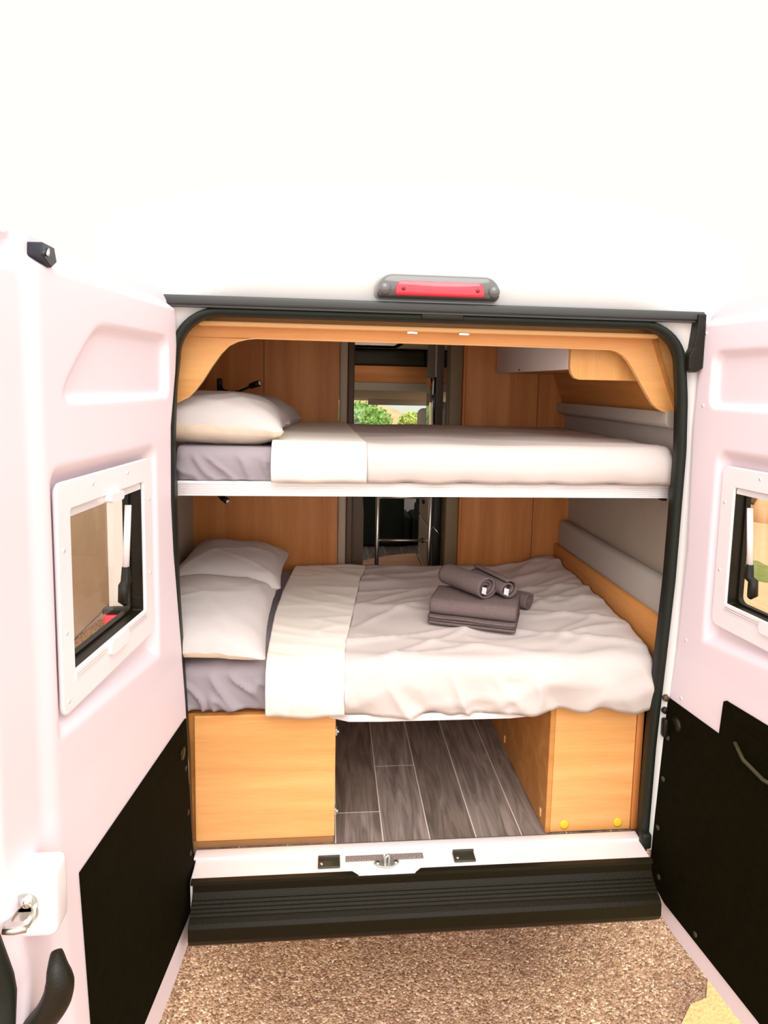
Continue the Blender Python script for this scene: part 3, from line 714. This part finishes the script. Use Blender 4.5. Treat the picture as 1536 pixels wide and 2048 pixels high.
def mattress(name, label, x0, x1, y0, y1, z0, z1, amp, seed, par=None):
    """soft slab with rounded edges and gathered wrinkles in the front"""
    q = MB(); r = .035
    prof = [(y1, z0), (y1, z1-r)]+[(y1-r+r*cos(a), z1-r+r*sin(a)) for a in [i*pi/12 for i in range(1, 6)]]
    ys = [lerp(y1-r, y0+r, i/24) for i in range(25)]
    prof += [(y, z1) for y in ys]
    prof += [(y0+r-r*sin(a), z1-r+r*cos(a)) for a in [i*pi/12 for i in range(1, 7)]]
    zs = [lerp(z1-r, z0, i/12) for i in range(1, 13)]
    prof += [(y0, z) for z in zs]+[(y0+.03, z0-.002), (y1, z0)]
    n_ = 180
    def F(u, v):
        k = v*(len(prof)-1); i = min(int(k), len(prof)-2); y, z = prof[i][0]+(prof[i+1][0]-prof[i][0])*(k-i), prof[i][1]+(prof[i+1][1]-prof[i][1])*(k-i)
        x = lerp(x0, x1, u)
        e = min(u, 1-u)*(x1-x0); rr = .03
        if e < rr: y = lerp(lerp(y0, y1, .5), y, 1-(1-e/rr)**3*.02)
        if y < y0+.03:
            t = max(0, (z1-z)/(z1-z0))
            y -= amp*(crease(x, z, 2.2, 20, 3.0, seed)-.3)*min(1, t*2.5)+.012*sin(t*pi)*.8
            if z < z0+.02: z += .006*noise.noise(Vector((x*14, seed, 0)))
        elif z > z1-.002:
            z += amp*.3*(crease(x, y, .5, 6, 3, seed+3)-.2)
        return (x, y, z)
    grid(q, F, n_, len(prof)-1)
    # end caps
    for u in (0, 1):
        pts = [F(u, i/(len(prof)-1)) for i in range(len(prof))]; c = (pts[0][0], (y0+y1)/2, (z0+z1)/2)
        q.add(pts+[c], [(i, i+1, len(pts)) for i in range(len(pts)-1)], False)
    return tag(q.build(name, M_sheet), label, 'mattress')
mattress('mattress', 'upper bunk mattress in a grey fitted sheet with gathered front', -.695, .95, .112, 1.19, 1.855, 1.962, .012, 2.3)

def cover(q, xl, xr, y1, y0, zt, zb, th, seed, amp=.006, hem=.006, dirs=((.5, 5, 3), (2.3, 9, 3)), flow=0, nu=110, fr=.034, puff=None, rend=False):
    """cloth lying over a mattress: top from y1 to y0, then rounded front down to zb. xl,xr functions of y"""
    La = (y1-y0-fr); Lb = fr*pi/2; Lc = (zt-fr-zb); L_ = La+Lb+Lc
    nv = 90
    def F(u, v):
        s_ = v*L_
        if s_ < La: y, z, ny, nz2 = y1-s_, zt, 0, 1
        elif s_ < La+Lb:
            a = (s_-La)/fr; y, z, ny, nz2 = y0+fr-fr*sin(a), zt-fr+fr*cos(a), -sin(a), cos(a)
        else: y, z, ny, nz2 = y0, zt-fr-(s_-La-Lb), -1, 0
        x = lerp(xl(y, z), xr(y, z), u)
        d = 0
        for k, (ang, fq, st) in enumerate(dirs): d += amp*(crease(x, s_, ang, fq, st, seed+k*7.1)-.2)
        d += amp*1.2*noise.noise(Vector((x*4, s_*4, seed)))
        t = max(0, (s_-La-Lb*.6)/(Lc+Lb*.4))
        if t > 0:
            d += .016*sin(min(1, t)*pi*.9)
            d += flow*t*(crease(x, z, 2.25, 9, 3.5, seed+20)*1.2+noise.noise(Vector((x*9+z*5, z*3, seed+4)))*.8)
            z += hem*t*t*noise.noise(Vector((x*10, 3.1, seed)))*2
        if puff and s_ < La: z += puff(x, y)*min(1, (La-s_)/.1)
        if rend and u > .93:      # tuck down the right end
            e = (u-.93)/.07; z -= .012*e*e*nz2; y += .02*e*e*(-ny)
        return (x, y+ny*(d+th), z+nz2*(d+th))
    return F, nu, nv
def solid(o, t=.006, off=-1):
    md = o.modifiers.new('s', 'SOLIDIFY'); md.thickness = t; md.offset = off; return o
# upper duvet
ud = thing('duvet', 'pale duvet on the upper bunk with cream fold', 'duvet', (.28, .6, 1.97))
q = MB(); F, a_, b_ = cover(q, lambda y, z: pw([(.10, -.082), (1.25, -.13)], y), lambda y, z: .962, 1.18, .096, 1.963, 1.857, .011, 5.1, .0035, .004, ((.3, 3, 4), (.1, 5, 4)), .0015)
grid(q, F, a_, b_); o = q.build('duvet_cover', M_duvet, ud); solid(o)
q = MB(); F, a_, b_ = cover(q, lambda y, z: pw([(.0, -.385), (.12, -.39), (.3, -.395), (1.2, -.415)], y), lambda y, z: pw([(.10, -.082), (1.25, -.13)], y), 1.18, .092, 1.965, 1.858, .015, 8.2, .0025, .003, ((.3, 3, 4), (.1, 5, 4)), .0015, nu=60)
grid(q, F, a_, b_); o = lab(q.build('turned_down_fold', M_fold, ud), 'cream folded band of the upper duvet'); solid(o)

# ---------------------------------------------------------------- lower bed
lb = thing('lower_bed_base', 'white rounded bed base board under the lower mattress', 'bed base', (.2, .6, 1.04))
q = MB(); q.prism([(-.20, .07), (-.13, .035), (-.02, .03), (.42, .03), (.52, .045), (.56, .08), (.575, .30), (.575, 1.19), (-.20, 1.19)], 'z', 1.052, 1.078)
q.build('board', M_whiteb, lb, .004)
for xs in ((-.66, -.205), (.58, .93)):
    q = MB(); q.box(xs[0], xs[1], .10, 1.19, 1.0785, 1.092); q.build('side_board', M_woodY, lb)
mattress('mattress', 'lower bed mattress in a dark grey fitted sheet with gathered front', -.70, .93, .060, 1.19, 1.094, 1.245, .020, 7.7)
ld2 = thing('duvet', 'pale duvet on the lower bed with cream fold, under the towels', 'duvet', (.28, .6, 1.25))
xd = lambda y, z: pw([(.0, -.146), (.12, -.143), (.4, -.115), (.96, -.053), (1.18, -.012)], y)
def puffR(x, y): return .052*ss(.62, .95, x)*(.45+.55*ss(.2, 1.1, y))
q = MB(); F, a_, b_ = cover(q, xd, lambda y, z: pw([(0, .925), (.15, .945), (.3, .957), (1.2, .962)], y), 1.185, .045, 1.246, 1.078, .017, 3.3, .0095, .010, ((.35, 5, 4), (-.25, 8, 4), (2.6, 6, 3)), .030, nu=170, puff=puffR, rend=True)
grid(q, F, a_, b_); o = q.build('duvet_cover', M_duvet, ld2); solid(o)
q = MB(); F, a_, b_ = cover(q, lambda y, z: pw([(.0, -.400), (.1, -.405), (.5, -.410), (.9, -.392), (1.18, -.365)], y), xd, 1.185, .040, 1.249, 1.082, .020, 9.4, .0045, .004, ((.45, 7, 4), (.15, 10, 3)), .003, nu=60)
grid(q, F, a_, b_); o = lab(q.build('turned_down_fold', M_fold, ld2), 'cream folded band of the lower duvet'); solid(o)

# ---------------------------------------------------------------- pillows
def pillow(label, c, size, rotz, seed, tiltx=0, tilty=0, sag=.0, under=None, corner=.9):
    t = thing('pillow', label, 'pillow', c, 'pillows on the bunk beds')
    w, l, h = size; n_ = 56
    Rm = Matrix.Rotation(rotz, 3, 'Z') @ Matrix.Rotation(tilty, 3, 'Y') @ Matrix.Rotation(tiltx, 3, 'X')
    def F(u, v, top):
        a, b = u*2-1, v*2-1
        e = (1-abs(a)**3.2)*(1-abs(b)**3.2); hh = h*.5*max(0, e)**.55
        k = 1-.10*(a*a)*(b*b) if True else 1
        bowx = 1-.07*(1-a*a)*0-.05*(1-b*b)*0
        x = a*w/2*(1-.06*(1-abs(b)**2)*abs(a)**3*0)*(1-.07*(1-b*b)*0+0); y = b*l/2
        # edges pulled in between the corners
        x *= 1-.07*(1-b*b)*abs(a)**2; y *= 1-.06*(1-a*a)*abs(b)**2
        cr = crease(x, y, .6, 7, 3, seed)*.5+crease(x, y, -.7, 8, 3, seed+5)*.5+crease(x, y, atan2(b, a), 9, 3, seed+9)*.8*min(1, abs(a)**4+abs(b)**4)
        z = (hh+.010*(cr-.3)*min(1, e*3)) if top else -hh*.8+.004*(cr-.3)*min(1, e*3)
        z += h*.28
        ed = max(abs(a), abs(b))
        if ed > .93: z += .006*noise.noise(Vector((a*6, b*6, seed)))
        z -= sag*(a*a)*.5
        p_ = Rm @ Vector((x, y, z)); return (c[0]+p_.x, c[1]+p_.y, c[2]+p_.z)
    q = MB(); grid(q, lambda u, v: F(u, v, True), n_, n_)
    o = q.build('pillowcase', M_pillow, t)
    q = MB(); grid(q, lambda u, v: F(u, v, False), n_, n_)
    lab(q.build('underside', under or M_pillow, t), 'cream underside of the pillow' if under else 'underside of the pillowcase')
    return t
pillow('front pillow on the lower bed, near the open left door', (-.635, .33, 1.285), (.455, .66, .16), .02, 1.5, .06, .06, .02, M_cream)
pillow('rear pillow on the lower bed, in the shade by the partition', (-.625, .86, 1.315), (.46, .60, .17), .0, 6.5, -.02, .06, .02)
pillow('front pillow on the upper bunk, white and puffed towards the opening', (-.60, .38, 1.982), (.48, .54, .20), .03, 3.5, .02, .04, .02, M_cream)
pillow('rear pillow on the upper bunk, half hidden behind the front one', (-.58, .86, 1.985), (.46, .50, .18), -.05, 9.5, .0, .06, .02)

# ---------------------------------------------------------------- towels
def folded_towel(label, c, w, l, h, layers, rotz, name='folded_towel'):
    Rm = Matrix.Rotation(rotz, 3, 'Z'); q = MB()
    def X(p): v = Rm @ Vector(p); return (c[0]+v.x, c[1]+v.y, c[2]+v.z)
    # serpentine section in the y-z plane of the towel (folds show on the long front side)
    t = h/layers; rr = t/2
    for k in range(layers):
        z0 = k*t; pts = rrect(-l/2+k % 2*.006, l/2-(k % 2)*.004, z0+.0008, z0+t-.0008, min(rr*.95, .03), 5)
        n_ = len(pts); nx = 24; vs = []
        for i in range(nx+1):
            x = lerp(-w/2, w/2, i/nx)+0; ex = 1-.06*(abs(2*i/nx-1)**8)
            for (yy, zz) in pts:
                wob = .003*noise.noise(Vector((x*9, yy*9, k*3.3)))
                vs.append(X((x*(1-.006*(k % 2)), yy*ex+wob, zz+wob+(h*.06*sin(x*9+k)) * (0 if k == 0 else .5))))
        fs = [(i*n_+j, i*n_+(j+1) % n_, (i+1)*n_+(j+1) % n_, (i+1)*n_+j) for i in range(nx) for j in range(n_)]
        fs += [tuple(range(n_)), tuple(nx*n_+j for j in range(n_))]
        q.add(vs, fs, True)
    return tag(q.build(name, M_towel), label, 'towel', 'towels stacked on the lower bed')
def rolled_towel(label, a, b, r, turns, seed, lab_=True, group='towels stacked on the lower bed', wild=1):
    """spiral roll running from a (near end) to b (far end)"""
    a, b = Vector(a), Vector(b); ax = (b-a).normalized(); side = Vector((ax.y, -ax.x, 0)).normalized(); upv = side.cross(ax)
    if upv.z < 0: upv = -upv
    q = MB(); N_ = 30*turns; th = .0085; nl = 18; vs = []
    for j in range(nl+1):
        t = j/nl; p = a.lerp(b, t)
        for i in range(N_+1):
            ang = 2*pi*i/30+seed; rad = lerp(r*.22, r, i/N_)*(1+.03*noise.noise(Vector((ang, t*4, seed))))
            inset = ax*(.012*(1-i/N_)*(1-t) - .006*noise.noise(Vector((i*.1, seed, t))))
            vs.append(p+inset+side*cos(ang)*rad*1.12+upv*sin(ang)*rad*.9)
    fs = [(j*(N_+1)+i, j*(N_+1)+i+1, (j+1)*(N_+1)+i+1, (j+1)*(N_+1)+i) for j in range(nl) for i in range(N_)]
    q.add(vs, fs, True)
    t = thing('rolled_towel', label, 'towel', tuple(a), group)
    o = q.build('terry_cloth', M_towel, t); solid(o, .0075, 0)
    if lab_:
        s_ = -1
        q = MB(); c = a-ax*.004+side*(-r*.75)+upv*(-r*.30)
        vs = [c, c+side*.022+upv*(-.010), c+side*.022+upv*.018-ax*.004, c+upv*.026-ax*.004, ]
        q.add(vs+[v-ax*.001 for v in vs], [(0, 1, 2, 3), (7, 6, 5, 4), (0, 4, 5, 1), (1, 5, 6, 2), (2, 6, 7, 3), (3, 7, 4, 0)]); q.build('care_tag', M_label, t)
    return t
TZ = 1.263
ra = -.36
folded_towel('flat folded grey towel at the bottom of the stack on the lower bed', (.375, .42, TZ+.002), .335, .235, .032, 3, ra)
folded_towel('thick folded grey towel with rounded edge, lying on the flat one', (.378, .425, TZ+.034), .33, .225, .062, 1, ra)
rolled_towel('rolled grey towel with white tag, left one on top of the stack', (.412, .375, TZ+.141), (.290, .575, TZ+.143), .049, 3, .3)
rolled_towel('rolled grey towel with white tag, middle one on top of the stack', (.497, .372, TZ+.133), (.412, .58, TZ+.136), .041, 2, 1.9)
rolled_towel('dark rolled grey towel lying behind the stack at its right', (.62, .50, TZ+.042), (.46, .63, TZ+.044), .036, 3, .9, False)

# ---------------------------------------------------------------- base cabinets
lc = thing('base_cabinet', 'left base cabinet under the lower bed with a hinged wooden door', 'cabinet', (-.42, .6, .594))
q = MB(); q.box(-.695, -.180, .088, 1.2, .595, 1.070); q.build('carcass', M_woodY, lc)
q = MB(); q.box(-.64, -.172, .068, .086, .622, 1.069, .0015, 1); dr = q.build('door', M_woodH, lc)
q = MB(); q.box(-.695, -.175, .073, .088, .595, .619); q.build('plinth', mat('plinth_brown', (.42, .20, .08), .45, var=.2), lc)
for z in (.995, .705):
    q = MB(); q.box(-.174, -.166, .075, .10, z-.012, z+.012, .002); q.tube([(-.168, .082, z), (-.160, .082, z)], .005, 8); q.build('hinge', M_zinc, lc)
rc = thing('base_cabinet', 'right base cabinet under the lower bed with two yellow screw caps', 'cabinet', (.75, .6, .594))
q = MB(); q.box(.593, .925, .090, 1.2, .595, 1.075); q.build('carcass', M_woodY, rc)
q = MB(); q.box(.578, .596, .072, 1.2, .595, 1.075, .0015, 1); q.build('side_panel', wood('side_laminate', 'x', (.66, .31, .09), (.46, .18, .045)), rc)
q = MB(); q.box(.597, .893, .074, .09, .597, 1.073, .001, 1); q.build('front_panel', M_woodH, rc)
q = MB(); q.box(.895, .918, .068, .09, .597, 1.073, .002); q.build('edge_trim', M_woodV, rc)
for x in (.648, .846):
    q = MB(); q.tube([(x, .075, .625), (x, .071, .625), (x, .070, .625)], [.0165, .0165, .012], 20); q.build('screw_cap', M_yel, rc)
for y_ in (.12, .62):
    q = MB(); q.box(.573, .579, y_, y_+.012, .625, .655, .001); q.build('side_clip', M_edge, rc)

# ---------------------------------------------------------------- ladder
ld3 = thing('ladder', 'steel bunk ladder standing in the gap behind the beds', 'ladder', (.19, 1.36, .65))
for xa, xb in ((.048, .052), (.328, .322)):
    q = MB(); q.tube([(xb, 1.40, .60), (xa, 1.275, 1.90)], .011, 12); q.build('rail', M_steel, ld3)
for k in range(5):
    z = 1.595-k*.2325
    y = 1.40-.125*(z-.6)/1.3
    q = MB(); q.tube([(.05, y, z), (.325, y, z)], .0065, 10); q.build('rung', M_steel, ld3)

# ---------------------------------------------------------------- reading lamps
def lamp(label, base, pts, head):
    t = thing('reading_lamp', label, 'lamp', base, 'gooseneck reading lamps')
    b = Vector(base); q = MB(); q.box(b.x-.012, b.x+.012, b.y-.012, b.y+.012, b.z-.028, b.z+.028, .005); q.build('wall_mount', M_blk, t)
    q = MB(); q.tube(pts, .0055, 8); q.build('gooseneck', M_blk, t)
    q = MB(); q.tube(head, [.013, .014, .014], 12); hd = q.build('lamp_head', M_blk, t)
    e = Vector(head[-1]); dr = (e-Vector(head[0])).normalized(); q = MB(); q.tube([e, e+dr*.002], .010, 12); q.build('lens', M_alu, hd)
bz = [(-.70, 1.02, 2.155), (-.685, 1.0, 2.135), (-.655, .985, 2.128), (-.615, .975, 2.130), (-.58, .965, 2.145), (-.555, .96, 2.158)]
lamp('black gooseneck reading lamp above the upper pillows', (-.705, 1.03, 2.16), bz, [(-.56, .962, 2.155), (-.54, .955, 2.163), (-.516, .94, 2.170)])
lamp('black reading lamp tip hanging just below the upper bunk rail', (-.80, 1.15, 1.76),
     [(-.795, 1.14, 1.74), (-.77, 1.10, 1.70), (-.735, 1.05, 1.665), (-.71, 1.02, 1.65)], [(-.715, 1.03, 1.655), (-.69, 1.0, 1.64), (-.665, .98, 1.628)])

# ---------------------------------------------------------------- corridor and cab
st = thing('side_counter', 'low wooden counter with rounded far edge behind the ladder', 'counter', (.13, 1.6, .594))
q = MB(); tp = [(-.075, 1.33), (.345, 1.33), (.345, 1.99)]+[(lerp(.345, -.075, t), 1.99-.20*t*t-.04*t) for t in [i/10 for i in range(1, 11)]]
q.prism(tp, 'z', 1.095, 1.12); q.build('top', M_redw, st, .003)
q = MB(); q.box(-.07, .30, 1.36, 1.72, .594, 1.095); q.build('body', M_woodV, st)
kt = thing('kitchen_unit', 'taupe kitchen unit with slanted view of three drawers right of the ladder', 'cabinet', (.5, 1.8, .594))
q = MB(); q.box(.365, .80, 1.50, 1.93, .594, 1.60); q.build('carcass', M_taupe, kt)
for z0, z1 in ((1.395, 1.595), (1.145, 1.385), (.62, 1.135)):
    q = MB(); q.box(.350, .364, 1.505, 1.925, z0, z1, .004); dw = q.build('drawer', M_taupe, kt)
    q = MB(); q.box(.338, .350, 1.69, 1.74, (z0+z1)/2-.006, (z0+z1)/2+.018, .003); q.build('handle', M_blk, dw)
q = MB(); q.box(.345, .389, 1.335, 1.36, .60, 1.93, .003)
tag(q.build('dark_post', M_blk), 'black upright post between the ladder and the olive pillar', 'post')
q = MB(); q.tube([(.345, 1.33, 1.435), (.372, 1.33, 1.405), (.388, 1.328, 1.375)], .004, 6); tag(q.build('grab_wire', M_chrome), 'thin shiny rod slanting across the dark gap right of the ladder', 'rod')
# tall mirror-fronted unit right of the gap, upper view
mu = thing('tall_cupboard', 'tall narrow dark cupboard with a glossy screen right of the cab view', 'cupboard', (.40, 1.7, 1.6))
q = MB(); q.box(.352, .39, 1.40, 1.75, 1.605, 2.5); q.build('side', M_dkwood, mu)
q = MB(); q.box(.346, .352, 1.42, 1.70, 1.93, 2.22, .002); q.build('screen', mat('glossy_black', (.01, .012, .012), .06), mu)
q = MB(); q.box(.346, .353, 1.40, 1.42, 2.22, 2.5); q.build('edge_strip', M_tan, mu)
# cab end: roof box, wooden shelf, headliner, visor
q = MB(); q.box(-.30, .66, 3.98, 4.5, 2.345, 2.49, .03, 4); q.box(.66, 1.0, 4.02, 4.5, 2.35, 2.49, .01); tag(q.build('roof_box', mat('dark_box', (.045, .04, .03), .6)), 'dark rounded storage box under the ceiling ahead of the roof hatch', 'box')
q = MB(); q.box(-.40, 1.03, 4.0, 4.3, 2.192, 2.343, .004); tag(q.build('cab_locker', M_redw), 'wooden locker front below the dark storage box, over the cab', 'locker')
q = MB(); q.prism([(4.0, 2.19), (4.35, 2.19), (5.0, 2.05), (5.0, 2.0), (4.5, 2.04), (4.0, 2.12)], 'x', -.86, 1.03); tag(q.build('cab_headliner', M_beige), 'beige cab headliner under the wooden locker', 'headliner')
q = MB(); q.box(.18, .86, 4.70, 4.72, 1.965, 2.035, .008); q.build
tag(q.build('sun_visor', M_beige), 'long beige sun visor above the windscreen', 'sun visor')
def seat(x, label):
    t = thing('passenger_seat', label, 'seat', (x, 3.9, .594), 'cab seats')
    q = MB(); q.box(x-.19, x+.19, 3.7, 4.2, .9, 1.08, .05, 4); q.build('cushion', M_dark, t)
    q = MB(); q.box(x-.19, x+.19, 3.94, 4.10, 1.05, 1.70, .06, 4); q.build('backrest', M_dark, t)
    q = MB(); q.box(x-.20, x+.08, 3.96, 4.08, 1.70, 1.965, .058, 5); q.build('headrest', M_seat, t)
seat(.80, 'right cab seat with a beige headrest showing above the upper bunk')
q = MB(); q.box(.05, .53, 4.25, 4.68, .60, 1.40, .04, 3); q.box(.50, .60, 4.27, 4.66, .60, .90, .04, 3)
tag(q.build('bench_seat', M_dark), 'dark fabric bench seat seen between the ladder rails', 'bench')
q = MB(); q.box(.60, .98, 4.3, 4.66, .60, .90, .05, 3); tag(q.build('floor_box', M_dark), 'dark low box on the cab floor beside the bench seat', 'box')
q = MB(); q.prism([(4.68, .86), (4.97, 1.13), (4.97, 1.11), (4.70, .86)], 'x', .54, .86); tag(q.build('white_panel', M_white), 'small white panel glimpsed beyond the dark bench between the ladder rails', 'panel')
q = MB(); q.box(-.86, 1.03, 4.80, 4.98, 1.14, 1.36, .05, 3); tag(q.build('dashboard', M_dark), 'dark dashboard below the windscreen', 'dashboard')
